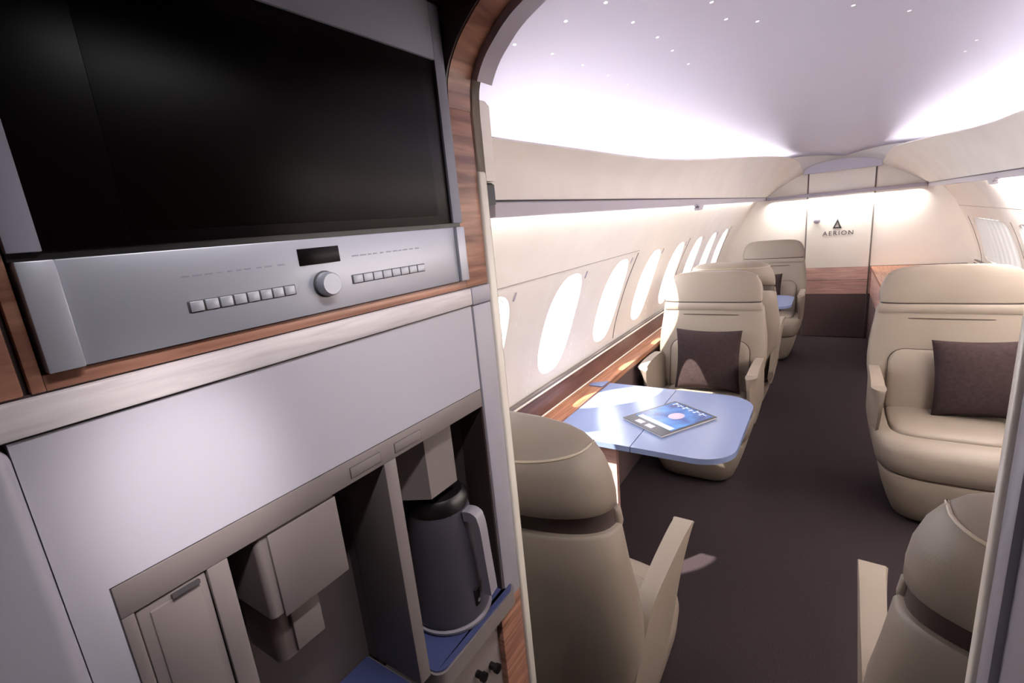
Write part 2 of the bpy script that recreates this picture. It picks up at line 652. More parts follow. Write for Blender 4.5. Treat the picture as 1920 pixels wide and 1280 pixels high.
# emblem: a narrow open delta, and the lettering below it
eb = bmesh.new()
for poly in ([(.035, -.232), (.062, -.300), (.076, -.332), (.056, -.332), (.035, -.270)],
             [(.035, -.232), (.035, -.270), (.014, -.318), (-.006, -.332)],
             [(-.006, -.332), (.000, -.318), (.070, -.318), (.076, -.332)],
             [(.035, -.280), (.026, -.300), (.035, -.300)]):
    fl = [(x, YB - .0125, z + EYE) for x, z in poly]
    bk = [(x, YB - .0150, z + EYE) for x, z in poly]
    ring_loft([fl, bk], bm=eb)
link('emblem', eb, M['mark'], door, smooth=False)
fc = bpy.data.curves.new('lettering', 'FONT')
fc.body = 'AERION'
fc.size = 0.066
fc.extrude = 0.001
fc.space_character = 1.25
fc.align_x = 'CENTER'
fo = bpy.data.objects.new('lettering', fc)
C.objects.link(fo)
fo.location = (.045, YB - .0135, EYE - .405)
fo.rotation_euler = (math.radians(90), 0, 0)
fo.data.materials.append(M['mark'])
fo.parent = door
# arched header over the door
arch = [(-.30, .266), (.385, .266)] + [(.0425 + .3425 * math.cos(math.radians(a)), .285 + .095 * math.sin(math.radians(a))) for a in range(0, 181, 10)]
arch = [(x, z + EYE) for x, z in arch]
tag(link('trim_%d' % tn, prism_bm(arch, 'y', YB - .07, YB - .002, .006), M['ceiling']), kind='structure')
tn += 1

# ------------------------------------------------------------------ overhead panels with their rails
TOP_L = [(-.648, .62, .205), (-.645, .93, .197), (-.62, 1.39, .199), (-.61, 1.73, .203), (-.60, 2.19, .217), (-.585, 2.92, .26), (-.55, 4.0, .333), (-.49, 5.2, .407), (-.415, 5.82, .425), (-.35, 6.10, .40), (-.315, 6.20, .335), (-.30, 6.28, .295), (-.28, 6.385, .285)]
TOP_R = [(.72, .62, .215), (.71, 1.4, .225), (.70, 2.2, .25), (.68, 3.2, .294), (.655, 3.6, .297), (.62, 4.2, .323), (.565, 5.0, .37), (.46, 5.80, .40), (.41, 6.08, .375), (.385, 6.20, .32), (.375, 6.28, .295), (.37, 6.385, .285)]
for side, TOP, RXX, zr, nm, lab in ((-1, TOP_L, -.66, .062, 'left', 'long cream overhead panel above the row of sunlit oval windows'),
                                    (1, TOP_R, .76, .050, 'right', 'cream overhead panel above the shaded windows, darker and curving from the door')):
    top = spline(TOP, 8)
    ov = thing('overhead_panel', (RXX, 0.62, EYE + zr), lab, 'panel')
    rows = []
    for p in top:
        x1, y, z1 = p
        y0 = y
        ring = []
        for k in range(9):
            t = k / 8
            x = RXX + (x1 - RXX) * t
            z = zr + (z1 - zr) * t
            s = math.sin(math.pi * t) * .018
            ring.append((x + side * s, y0, z + EYE + s * .3))
        # rounded lip and back face
        ring.append((x1 + side * .006, y, z1 + .006 + EYE))
        ring.append((x1 + side * .016, y, z1 + .004 + EYE))
        for k in range(7, -1, -1):
            t = k / 8
            x = RXX + (x1 - RXX) * t
            z = zr + (z1 - zr) * t
            s = math.sin(math.pi * t) * .018
            ring.append((x + side * (s + .016), y0, z + EYE + s * .3))
        rows.append(ring)
    link('panel', ring_loft(rows), M['liner'], ov, ang=60)
    # rail
    rail = [(RXX + side * 0.0, zr + .004), (RXX - side * .006, zr - .004), (RXX - side * .004, zr - .034), (RXX + side * .016, zr - .036), (RXX + side * .022, zr - .002)]
    link('rail', prism_bm([(x, z + EYE) for x, z in rail], 'y', 0.94, YB - .012, .002), M['rail'], ov)
    link('shadow_gap', tube_bm([(RXX - side * .003, .94, EYE + zr + .002), (RXX - side * .003, YB - .02, EYE + zr + .002)], .0025, 6), M['mark'], ov)
    yb = 3.0 if side < 0 else 3.95
    hk = [(yb - .09, -.028), (yb + .14, -.028), (yb + .09, -.040), (yb + .05, -.062), (yb - .03, -.064), (yb - .05, -.050), (yb - .02, -.046)]
    link('bracket', prism_bm([(y, z + zr + EYE) for y, z in hk], 'x', RXX - .012, RXX + .012, .003), M['rail'], ov)
    if side < 0:
        link('end_cheek', prism_bm([(x, z + EYE) for x, z in [(-.74, .105), (-.642, .105), (-.642, .262), (-.652, .274), (-.74, .282)]], 'y', .86, .935, .006), M['liner'], ov)
        link('end_cap', prism_bm([(x, z + EYE) for x, z in [(-.72, .055), (-.648, .055), (-.648, .098), (-.655, .103), (-.72, .103)]], 'y', .86, .935, .004), M['black'], ov)
    # cove light lying in the trough behind the panel: a real LED strip
    cvs = []
    for p in top[(11 if side < 0 else 8):(-25 if side < 0 else -27)]:
        cvs.append([(p.x + side * .055, p.y, p.z - .035 + EYE), (p.x + side * .085, p.y, p.z - .035 + EYE),
                    (p.x + side * .085, p.y, p.z - .045 + EYE), (p.x + side * .055, p.y, p.z - .045 + EYE)])
    ccv = link('cove_light', ring_loft(cvs), M['cove' if side < 0 else 'cove_dim'])
    tag(ccv, 'hidden light strip glowing behind the %s overhead panel' % ('window side' if side < 0 else 'darker door side'), 'light')

# ------------------------------------------------------------------ star lights in the ceiling
def ray_px(px, py):
    v = R @ Vector((px - 960, py - 640, 894.037))
    return v


star0 = None
for (px, py) in [(1035, 100), (1092, 122), (1139, 141), (1186, 42), (1135, 5), (1232, 70), (1260, 95), (1334, 4), (1361, 36), (963, 74), (1176, 158), (1420, 40), (1832, 75), (1810, 96), (1705, 20), (1600, 10), (1290, 120), (1060, 40)]:
    d = ray_px(px, py)
    t = 0.5 / d.z
    for _ in range(30):
        p = d * t
        t = zceil(p.x, p.y) / d.z
    p = d * t
    if star0 is None:
        star0 = link('star_light', lathe_bm([(.0, 0), (.006, 0), (.006, -.002), (0, -.003)], (0, 0, 0), 12), M['star'])
        o = star0
    else:
        o = star0.copy()
        C.objects.link(o)
    o.location = (p.x, p.y, EYE + zceil(p.x, p.y) + .001)
    tag(o, 'tiny white star light set in the grey ceiling', 'light', 'star lights scattered over the ceiling')

# ------------------------------------------------------------------ side ledges
for side in (-1, 1):
    xo = XC + side * (hw(-.742) + .0)
    xi = xo - side * .025
    xl = xo - side * .125
    a, b_ = sorted((xo, xi))
    lg = thing('side_ledge', (xl, YP + .06, 0), 'long walnut side ledge under the sunlit oval windows' if side < 0 else 'walnut side ledge under the shaded windows behind the single seat', 'ledge')
    # upright band
    band = [(xo + side * .02, -.728), (xi + side * .006, -.728), (xi, -.742), (xi, -.84), (xo + side * .02, -.84)]
    link('upright_band', prism_bm([(x, z + EYE) for x, z in band], 'y', .625, YB - .002, .002), M['wood_d'], lg)
    link('sill_highlight', tube_bm([(xi, .63, EYE - .733), (xi, YB - .003, EYE - .733)], .005, 8), M['trimw'], lg)  # painted highlight of the sill edge, built as a pale tube
    link('ledge_bead', tube_bm([(xi - side * .002, .63, EYE - .838), (xi - side * .002, YB - .003, EYE - .838)], .004, 8), M['trimw'], lg)
    top = [(xo + side * .02, -.842), (xl, -.842), (xl, -.872), (xo + side * .02, -.872)]
    link('ledge_top', prism_bm([(x, z + EYE) for x, z in top], 'y', .625, YB - .002, .004), M['wood_l'], lg)
    face = [(xo + side * .02, -.872), (xl + side * .012, -.872), (xl + side * .03, -1.55), (xo + side * .02, -1.55)]
    link('side_panel', prism_bm([(x, max(z, -1.549) + EYE) for x, z in face], 'y', .625, YB - .002, .002), M['kick'], lg)

XLED = XC - hw(-.742) + .125          # inner edge of the left ledge


# ------------------------------------------------------------------ folding tables
def table(y0, y1, x1, label, seam_x, rc):
    t = thing('folding_table', (XLED, (y0 + y1) / 2, 0), label, 'table')
    zt = EYE - .85
    xs = XLED + .002
    # fixed leaf and hinged leaf, with the fine line between them
    link('fixed_leaf', prism_bm([(xs, y0), (seam_x - .0015, y0), (seam_x - .0015, y1), (xs, y1)], 'z', zt - .022, zt, .002), M['table'], t)
    leaf = [(seam_x + .0015, y0)]
    for k in range(9):
        a = math.radians(-90 + 90 * k / 8)
        leaf.append((x1 - rc + rc * math.cos(a), y0 + rc + rc * math.sin(a)))
    for k in range(9):
        a = math.radians(90 * k / 8)
        leaf.append((x1 - rc + rc * math.cos(a), y1 - rc + rc * math.sin(a)))
    leaf.append((seam_x + .0015, y1))
    link('hinged_leaf', prism_bm(leaf, 'z', zt - .022, zt, .003), M['table'], t)
    link('support_panel', prism_bm([(xs, .003), (-.688, .003), (-.684, zt - .022), (xs, zt - .022)], 'y', y0 + .06, y0 + .085, .003), M['wood_bulk'], t)
    link('hinge_plate', prism_bm([(xs - .075, y1 - .10), (xs - .001, y1 - .10), (xs - .001, y1 - .01), (xs - .075, y1 - .06)], 'z', zt + .009, zt + .014, .002), M['table'], t)
    return t


table(1.605, 2.275, -.248, 'white folding table by the sunlit windows with a magazine on it', -.604, .13)
table(4.50, 5.10, -.262, 'distant white folding table tip seen past the back of the second window seat', -.604, .13)

# ------------------------------------------------------------------ magazine
mc = [(-.721, 1.847), (-.557, 2.106), (-.376, 1.977), (-.511, 1.72)]
mo = Vector((-.541, 1.912, EYE - .85))
ux = Vector((mc[3][0] - mc[0][0], mc[3][1] - mc[0][1], 0)).normalized()
ang = math.atan2(ux.y, ux.x)
mg = thing('magazine', mo, 'magazine with a blue cover lying on the white folding table', 'magazine', rz=ang)
W2, H2 = .118, .150
bx('pages', -W2 + .002, W2 - .002, -H2 + .002, H2 - .002, .0008, .008, M['paper'], mg, 0, world=False)
link('cover', box_bm(-W2, W2, -H2, H2, .008, .0095, 0), M['mag_edge'], mg, False)
bx('cover_picture', -W2 + .010, W2 - .010, -H2 + .058, H2 - .010, .0095, .0099, M['mag_blue'], mg, 0, world=False)
tb_ = bmesh.new()
x = -.094
for w_, h_ in ((.022, .030), (.024, .024), (.028, .028), (.020, .022), (.026, .030), (.030, .026)):
    box_bm(x, x + w_ * .35, .108, .108 + h_, .0099, .0102, 0, bm=tb_)
    box_bm(x, x + w_, .108 + h_ * .5, .108 + h_ * .72, .0099, .0102, 0, bm=tb_)
    x += w_ + .006
link('cover_title', tb_, M['mag_white'], mg, False, smooth=False)
bx('cover_band', -.09, .10, -.092, -.064, .0099, .0102, M['mag_white'], mg, 0, world=False)
fb_ = lathe_bm([(0, 0), (.03, 0), (.03, .0003), (0, .0003)], (0.012, .03, .0099), 20)
for v in fb_.verts: v.co.y = .03 + (v.co.y - .03) * 1.25
link('cover_figure', fb_, M['mag_pink'], mg, False)
ft = bmesh.new()
for x0 in (-.06, .0):
    box_bm(x0, x0 + .04, -.135, -.108, .0095, .0099, 0, bm=ft)
link('cover_footer', ft, M['mag_pink'], mg, False, smooth=False)


# ------------------------------------------------------------------ seats
def ring_seat(z, w, yc, rear, front, nr=2.4, nf=4.0, n=56):
    out = []
    for k in range(n):
        a = 2 * math.pi * k / n
        c, s = math.cos(a), math.sin(a)
        if s < 0:
            x, y = w * sgn_pow(c, 2 / nr), yc + rear * sgn_pow(s, 2 / nr)
        else:
            x, y = w * sgn_pow(c, 2 / nf), yc + front * sgn_pow(s, 2 / nf)
        out.append((x, y, z))
    return out


def slant(ring, k):
    return [(x, y, z + k * max(0.0, -(y + .15))) for x, y, z in ring]


def sub(o, lv=1):
    md = o.modifiers.new('smooth', 'SUBSURF')
    md.levels = lv
    md.render_levels = lv
    return o


def make_seat():
    """Facing +Y, origin on the floor."""
    P = []

    def add(name, bm, m, parent=root, **k):
        return link(name, bm, m, parent, False, **k)
    return P


def build_seat(label, group=None):
    root = thing('cabin_seat', (0, 0, 0), label, 'seat', group)

    def add(name, bm, m, ang=50, parent=None):
        return link(name, bm, m, parent or root, False, ang=ang)
    # backrest: (z, half width, y centre, rear depth, front depth)
    L = [(.33, .200, -.105, .135, .05), (.36, .235, -.110, .150, .06), (.45, .275, -.125, .155, .065), (.55, .308, -.140, .158, .065), (.64, .320, -.155, .160, .065),
         (.70, .322, -.163, .160, .06), (.78, .318, -.175, .158, .055), (.86, .306, -.185, .155, .05), (.935, .296, -.190, .150, .048), (.942, .290, -.190, .144, .046)]
    add('backrest', ring_loft([slant(ring_seat(*l), max(0, min(.2, (l[0] - .78) * 1.3))) for l in L]), M['leather'])
    # recessed dark strip between the back shell and the headrest
    L = [(.937, .284, -.187, .130, .043), (.985, .278, -.190, .130, .043)]
    add('neck_strip', ring_loft([slant(ring_seat(*l), .2) for l in L]), M['strip'])
    # upper roll that closes the strip at the front, continuous with the cushion
    L = [(.934, .290, -.165, .020, .026), (.943, .2915, -.165, .020, .029), (.972, .288, -.168, .020, .029), (.978, .284, -.168, .020, .024)]
    add('shoulder_roll', ring_loft([ring_seat(l[0], l[1], l[2], l[3], l[4], 4, 4) for l in L]), M['leather'])
    # headrest
    L = [(.980, .280, -.192, .142, .036), (.986, .288, -.192, .152, .046), (1.02, .288, -.196, .156, .048), (1.06, .283, -.200, .156, .046), (1.10, .271, -.204, .150, .042),
         (1.125, .256, -.206, .142, .038), (1.145, .235, -.207, .128, .032), (1.157, .205, -.206, .106, .024), (1.164, .160, -.205, .07, .016), (1.166, .10, -.205, .04, .01)]
    hd = add('headrest', ring_loft([slant(ring_seat(l[0], l[1], l[2], l[3], l[4], 2.5, 4), .2 * max(0, min(1, (1.11 - l[0]) / .13))) for l in L]), M['leather'], 60)
    pts = [p for p in ring_seat(1.130, .2525, -.206, .1395, .038, 2.5, 4) if p[1] < -.19]
    pts.sort(key=lambda p: p[0])
    add('piping', tube_bm(pts, .0028, 6), M['piping'], parent=hd)
    # stitched crease across the cushion
    pts = [(-.20 + .40 * k / 20, -.1395 - .0125 * (abs(k - 10) / 10) ** 6, .905) for k in range(21)]
    add('crease', tube_bm(pts, .0035, 8), M['seam'])
    # inset lumbar cushion with its seam
    poly = []
    for (px, pz) in ([(-.215, .40), (.215, .40), (.235, .46), (.235, .64)] +
                     [(.235 - .07 + .07 * math.cos(math.radians(a)), .68 + .07 * math.sin(math.radians(a))) for a in range(0, 91, 15)] +
                     [(-.235 + .07 - .07 * math.cos(math.radians(a)), .68 + .07 * math.sin(math.radians(a))) for a in range(90, -1, -15)] + [(-.235, .64), (-.235, .46)]):
        poly.append((px, pz))

    def yfront(z):
        return interp(z, [.33, .45, .55, .64, .70, .78, .86], [-.055, -.060, -.075, -.090, -.103, -.120, -.135])
    rings = []
    for s, d in ((1.0, -.02), (1.0, .002), (.97, .012), (.90, .019), (.6, .026), (.2, .028)):
        rings.append([(x * s, yfront(.58 + (z - .58) * s) + d, .58 + (z - .58) * s) for x, z in poly])
    lc = add('lumbar_cushion', ring_loft(rings), M['leather'], 60)
    add('seam', tube_bm([(x * 1.005, yfront(z) + .004, z) for x, z in poly], .0022, 6, closed=True), M['seam'], parent=lc)

    # seat pan: soft front edge
    def pan_ring(z, hx, y0, y1, e=3.6, n=56):
        cy, hy = (y0 + y1) / 2, (y1 - y0) / 2
        return [(hx * sgn_pow(math.cos(2 * math.pi * k / n), 2 / e), cy + hy * sgn_pow(math.sin(2 * math.pi * k / n), 2 / e), z) for k in range(n)]
    L = [(.262, .268, -.20, .385), (.270, .280, -.20, .397), (.32, .292, -.20, .405), (.37, .298, -.20, .402), (.40, .296, -.20, .388), (.42, .286, -.20, .362), (.428, .265, -.19, .335)]
    add('seat_pan', ring_loft([pan_ring(*l) for l in L]), M['leather'], 60)
    L = [(.424, .232, -.15, .285), (.436, .232, -.15, .285), (.446, .222, -.14, .270), (.453, .19, -.12, .235), (.456, .12, -.07, .17)]
    sc = add('seat_cushion', ring_loft([pan_ring(*l, e=5) for l in L]), M['leather'], 60)
    add('seam', tube_bm([(x, y, z) for x, y, z in pan_ring(.427, .235, -.152, .289, 5)], .002, 6, closed=True), M['seam'], parent=sc)
    # bucket base
    L = [(.012, .185, -.10, .320), (.03, .205, -.14, .345), (.09, .228, -.18, .372), (.16, .250, -.20, .390), (.235, .268, -.21, .398), (.256, .266, -.21, .396)]
    add('base', ring_loft([pan_ring(*l, e=4.5) for l in L]), M['leather'], 60)
    L = [(.254, .262, -.20, .388), (.264, .262, -.20, .388)]
    add('base_gap', ring_loft([pan_ring(*l) for l in L]), M['seam'])
    add('pedestal', ring_loft([pan_ring(0.0, .13, -.33, .12, 2.4), pan_ring(.02, .13, -.33, .12, 2.4), pan_ring(.04, .11, -.30, .10, 2.4), pan_ring(.30, .10, -.26, .08, 2.4)]), M['pedestal'])
    # arms: a blade that sweeps from the raised front tip back and under the shell
    top = spline([(.300, .668, 0), (.20, .680, 0), (.05, .680, 0), (-.06, .664, 0), (-.13, .60, 0), (-.20, .50, 0), (-.26, .38, 0)], 5)
    bot = spline([(.316, .646, 0), (.305, .565, 0), (.27, .48, 0), (.20, .385, 0), (.08, .30, 0), (-.10, .245, 0), (-.25, .29, 0)], 5)
    for s in (-1, 1):
        rings = []
        for k, (t, q) in enumerate(zip(top, bot)):
            f = k / (len(top) - 1)
            # blade section from top edge to bottom edge: thick pad on top, thinning below
            sec = []
            tk = .050 * (1 - f) + .024 * f
            off = .272 + .006 * math.sin(f * 3.1)
            m_ = 8
            for i in range(m_ + 1):              # outer side downwards
                u = i / m_
                bul = math.sin(math.pi * min(1, u * .9 + .08)) * .007
                x = off + tk + bul - .036 * u * u * (1 - .4 * f)
                sec.append((s * x, t.x + (q.x - t.x) * u, t.y + (q.y - t.y) * u))
            for i in range(m_, -1, -1):          # inner side upwards
                u = i / m_
                x = off - .002 - .006 * math.sin(math.pi * u)
                sec.append((s * x, t.x + (q.x - t.x) * u, t.y + (q.y - t.y) * u))
            rings.append(sec)
        ab = ring_loft(rings)
        es = [e for e in ab.edges if len(e.link_faces) == 2 and e.calc_face_angle(0) > 0.9]
        bmesh.ops.bevel(ab, geom=es, offset=.006, segments=3, affect='EDGES', profile=0.5, clamp_overlap=True)
        add('armrest', ab, M['leather'], 45)
    return root


def copy_tree(o, parent=None):
    c = o.copy()
    C.objects.link(c)
    if parent is not None: c.parent = parent
    for ch in [k for k in C.objects if k.parent == o]:
        copy_tree(ch, c)
    return c


SEATS = [
    # x, y, rotation, label
    (-.622, 0.985, 0.0, 'tan leather seat seen from behind, beside the galley and facing the white table'),
    (-.618, 2.995, 180.0, 'tan leather seat with a dark pillow behind the white table by the sunlit windows'),
    (-.605, 3.965, 0.0, 'tan leather seat facing away, back to back with the pillow seat by the sunlit windows'),
    (-.52, 5.60, 180.0, 'small distant tan seat facing the camera next to the closed cabin door'),
    (.512, 2.995, 180.0, 'tan leather seat with a dark pillow across the aisle from the white table'),
    (.408, 0.985, -2.0, 'tan leather seat seen from behind, partly hidden by the grey corridor edge'),
]
seat0 = None
seats = []
for x, y, rz, lab in SEATS:
    if seat0 is None:
        seat0 = build_seat(lab, 'tan leather cabin seats')
        o = seat0
    else:
        o = copy_tree(seat0)
    o.location = (x, y, 0)
    o.rotation_euler = (0, 0, math.radians(rz))
    o['label'] = lab
    seats.append(o)


# ------------------------------------------------------------------ pillows
def pillow_bm(h=.19, t=.062, n=18):
    b = bmesh.new()
    top, bot = {}, {}
    for i in range(n + 1):
        for j in range(n + 1):
            u, v = i / n * 2 - 1, j / n * 2 - 1
            pin = 1 - .055 * (1 - abs(u)) ** 0.8 * 0 
            ex = u * h * (1 - .07 * (1 - v * v) * abs(u))
            ez = v * h * (1 - .07 * (1 - u * u) * abs(v))
            d = t * ((1 - u ** 2) ** .45) * ((1 - v ** 2) ** .45)
            top[i, j] = b.verts.new((ex, d + .002, ez))
            bot[i, j] = b.verts.new((ex, -d - .002, ez))
    for i in range(n):
        for j in range(n):
            b.faces.new((top[i, j], top[i + 1, j], top[i + 1, j + 1], top[i, j + 1]))
            b.faces.new((bot[i, j], bot[i, j + 1], bot[i + 1, j + 1], bot[i + 1, j]))
    for i in range(n):
        b.faces.new((top[i, 0], bot[i, 0], bot[i + 1, 0], top[i + 1, 0]))
        b.faces.new((top[i, n], top[i + 1, n], bot[i + 1, n], bot[i, n]))
        b.faces.new((top[0, i], top[0, i + 1], bot[0, i + 1], bot[0, i]))
        b.faces.new((top[n, i], bot[n, i], bot[n, i + 1], top[n, i + 1]))
    return b


p0 = None
for x, y, z, rx, ry, lab in ((-.605, 2.983, .650, -9, 0, 'dark brown square pillow on the seat behind the white table'),
                             (0.632, 2.983, .647, -9, -3, 'dark brown square pillow on the seat across the aisle'),
                             (-.60, 5.588, .650, -9, 0, 'dark pillow mostly hidden on the small distant seat')):
    if p0 is None:
        p0 = link('pillow', pillow_bm(), M['pillow'], ang=80)
        o = p0
    else:
        o = p0.copy()
        C.objects.link(o)
    o.location = (x, y, z)
    o.rotation_euler = (math.radians(rx), math.radians(ry), 0)
    tag(o, lab, 'pillow')

# ------------------------------------------------------------------ credenza by the door
cz = thing('credenza', (.62, 5.9, 0), 'low walnut cabinet against the far wall to the side of the door', 'cabinet')
bx('body', .365, 1.0, 5.02, 6.385, EYE - 1.05, EYE - .775, M['wood_bulk'], cz, .004)
bx('top', .355, 1.0, 5.00, 6.385, EYE - .775, EYE - .752, M['wood_l'], cz, .004)
bx('plinth', .368, 1.0, 5.025, 6.385, .004, EYE - 1.052, M['kick'], cz, .003)

# ------------------------------------------------------------------ partition (cabin side) and corridor
pb = bmesh.new()
# left of the opening: from the galley to the hull
ARCH = [(-.44, -1.55), (-.44, .165), (-.437, .195), (-.428, .217), (-.413, .238), (-.396, .254), (-.377, .269), (-.352, .283), (-.30, .303), (-.22, .322), (-.1445, .327)]
archL = spline([(x, z, 0) for x, z in ARCH[1:]], 4)
xm = -.1445
archF = [(p.x, p.y) for p in archL] + [(2 * xm - p.x, p.y) for p in archL[::-1][1:]]
archF = [(-.44, -1.55)] + archF + [(.151, -1.55)]
outer = []
for x, z in archF:
    outer.append((x, z))
big = []
for (x, z) in archF:
    # matching points on the hull outline
    if z < .16: big.append((-1.14 if x < xm else 1.25, z))
    else:
        a = math.atan2(z - .1, x - xm)
        big.append((xm + 1.15 * math.cos(a), min(.62, .1 + 1.2 * math.sin(a))))
for i in range(len(archF) - 1):
    for y in (YP - .006, YP + .012):
        pb.faces.new([pb.verts.new((p[0], y, p[1] + EYE)) for p in (archF[i], archF[i + 1], big[i + 1], big[i])])
tag(link('wall_partition', pb, M['liner'], smooth=False), kind='structure')


def arch_strip(pts, y0, y1, grow, m, name, th=.006):
    """A band that follows an arch outline, y0..y1 deep, its inner face moved in by grow."""
    rows = []
    P2 = [Vector((p[0], p[1])) for p in pts]
    for i, p in enumerate(P2):
        t = (P2[min(i + 1, len(P2) - 1)] - P2[max(i - 1, 0)]).normalized()
        nrm = Vector((t.y, -t.x))          # towards the opening
        a = p + nrm * grow
        c = p - nrm * th
        rows.append([(a.x, y0, a.y + EYE), (a.x, y1, a.y + EYE), (c.x, y1, c.y + EYE), (c.x, y0, c.y + EYE)])
    b = ring_loft(rows)
    es = [e for e in b.edges if len(e.link_faces) == 2 and e.calc_face_angle(0) > 0.9]
    bmesh.ops.bevel(b, geom=es, offset=min(.0025, (y1 - y0) * .3), segments=2, affect='EDGES', clamp_overlap=True)
    return tag(link(name, b, m), kind='structure')


full = [(p.x, p.y) for p in archL] + [(2 * xm - p.x, p.y) for p in archL[::-1][1:]]
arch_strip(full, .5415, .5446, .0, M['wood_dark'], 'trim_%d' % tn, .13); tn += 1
up = [p for p in full if p[1] >= .205]
arch_strip(full, .545, .5925, .001, M['wood_h'], 'trim_%d' % tn); tn += 1
arch_strip(up, .5925, .628, .012, M['rail'], 'trim_%d' % tn); tn += 1
# cream edge strips down both jambs
for x0, x1 in ((GX - .012, GX + .004), (RX - .003, RX + .012)):
    tag(bx('trim_%d' % tn, x0, x1, .5935, .612, .001, EYE + (.085 if x0 < 0 else .20), M['trimw'], None, .004, 3), kind='structure')
    tn += 1

# corridor: wall opposite the galley, back wall, ceiling vault
tag(bx('wall_right_corridor', RX + .001, RX + .035, .43, .592, 0.0, EYE + .36, M['grey'], None, .002), kind='structure')
tag(bx('trim_%d' % tn, RX - .006, RX + .004, .535, .560, 0.002, EYE + .2, M['grey'], None, .003), kind='structure'); tn += 1
tag(bx('wall_right_dark', RX + .001, RX + .035, -1.25, .429, 0.0, EYE + .36, M['wood_dark'], None, .002), kind='structure')  # unseen wall stretch, darkened so less light bounces onto the galley
tag(bx('wall_back', -.75, RX + .03, -1.28, -1.25, 0.0, EYE + .4, M['wood_dark'], None, 0), kind='structure')  # unseen, darkened likewise against bounce light
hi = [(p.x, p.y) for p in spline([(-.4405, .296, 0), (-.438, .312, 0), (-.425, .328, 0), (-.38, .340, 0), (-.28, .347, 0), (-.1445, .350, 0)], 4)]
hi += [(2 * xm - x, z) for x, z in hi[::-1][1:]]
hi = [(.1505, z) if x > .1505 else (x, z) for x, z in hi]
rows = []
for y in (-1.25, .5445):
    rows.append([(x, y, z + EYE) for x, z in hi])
tag(link('ceiling_corridor', ring_loft(rows, False, False, closed=False), M['wood_dark']), kind='structure')  # overhead shade is put into the dark wood colour
# outer closing of the galley side (behind the galley)
tag(bx('wall_left_galley', -.76, -.74, -1.25, .60, 0, EYE + .5, M['grey_warm'], None, 0), kind='structure')

# downlight fitting, unseen, added to go with the fill spot
dl = link('added_downlight', lathe_bm([(.0, .010), (.022, .010), (.022, 0), (.030, 0), (.030, .014), (0, .016)], (.02, .10, EYE + .321), 28), M['silver'])
tag(dl, 'small round lamp fitting added out of view in the corridor ceiling', 'light')

# ------------------------------------------------------------------ galley cabinet
gal = thing('galley_cabinet', (-.6, .3, 0), 'tall grey and walnut galley cabinet holding the built-in oven', 'cabinet')


def fr(name, y0, y1, z0, z1, m, out=0.0, depth=.02, bev=.0015, parent=None, seg=2):
    """A panel on the galley front, its face `out` proud of the front plane."""
    return bx(name, GX - depth, GX + out, y0, y1, EYE + z0, EYE + z1, m, parent or gal, bev, seg)


# walnut surround: left post, groove, bottom rail, right post, top
wsb = bmesh.new()
for y0, y1, z0, z1 in ((.0725, .0800, -.0785, .36), (.0800, .5405, -.0785, -.0675), (.5405, .5925, -.0785, .30), (.0800, .5405, .2825, .36)):
    box_bm(GX - .30, GX, y0, y1, EYE + z0, EYE + z1, .0008, bm=wsb)
link('walnut_surround', wsb, M['wood_h'], gal)
fr('walnut_post', -.60, .0690, -.0785, .36, M['wood_h'], 0, .30)
fr('post_groove', .0685, .0730, -.0785, .36, M['strip'], -.006, .05, 0)
fr('ash_band', -.60, .5450, -.1045, -.0800, M['ash'], .004, .05, .002)
fr('band_gap', -.60, .5925, -.0803, -.0782, M['strip'], -.002, .05, 0)
fr('end_block', .5475, .5925, -.1060, -.0800, M['grey'], .003, .05, .002)
fr('band_shadow', -.60, .5925, -.1062, -.1043, M['strip'], -.002, .05, 0)
# drop-down flap and the fixed grey panel round it
fb2 = prism_bm([(.0535, EYE - .1062), (.5445, EYE - .1062), (.5445, EYE - .2350), (.0775, EYE - .2350), (.0775, EYE - 1.0), (.0535, EYE - 1.0)], 'x', GX - .02, GX, .0012)
link('flap', fb2, M['grey_flap'], gal)
# rounded pillar beside the flap
pil = bmesh.new()
box_bm(GX - .06, GX + .012, -.30, .0525, .003, EYE - .1062, .010, 4, bm=pil)
link('side_pillar', pil, M['grey'], gal)
fr('jamb', .5475, .5925, -.63, -.1065, M['grey'], .002, .05, .003)
fr('jamb_groove', .5440, .5480, -.63, -.1065, M['strip'], -.003, .05, 0)
fr('flap_gap', .0780, .5455, -.2365, -.2345, M['mark'], -.0015, .05, 0)
# lower frame: header, stiles, niche linings
lf = bmesh.new()
box_bm(GX - .02, GX, .0785, .5450, EYE - .2640, EYE - .2362, .001, bm=lf)
box_bm(GX - .02, GX, .0785, .0870, EYE - 1.0, EYE - .2640, .001, bm=lf)
box_bm(GX - .02, GX, .1405, .1580, EYE - 1.0, EYE - .2640, .001, bm=lf)
box_bm(GX - .09, GX, .3440, .3630, EYE - .5990, EYE - .2640, .001, bm=lf)
link('lower_frame', lf, M['grey_warm'], gal)
fr('frame_shadow', .0770, .0790, -1.0, -.2355, M['mark'], -.0012, .05, 0)
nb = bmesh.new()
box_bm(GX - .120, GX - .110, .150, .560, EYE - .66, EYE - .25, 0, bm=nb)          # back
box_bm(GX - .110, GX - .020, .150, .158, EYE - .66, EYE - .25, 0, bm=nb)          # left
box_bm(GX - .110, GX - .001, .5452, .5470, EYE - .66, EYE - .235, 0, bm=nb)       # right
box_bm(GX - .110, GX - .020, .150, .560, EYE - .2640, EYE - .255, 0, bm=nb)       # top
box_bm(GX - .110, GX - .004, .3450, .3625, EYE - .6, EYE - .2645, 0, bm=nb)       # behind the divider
link('niche_lining', nb, M['niche'], gal)
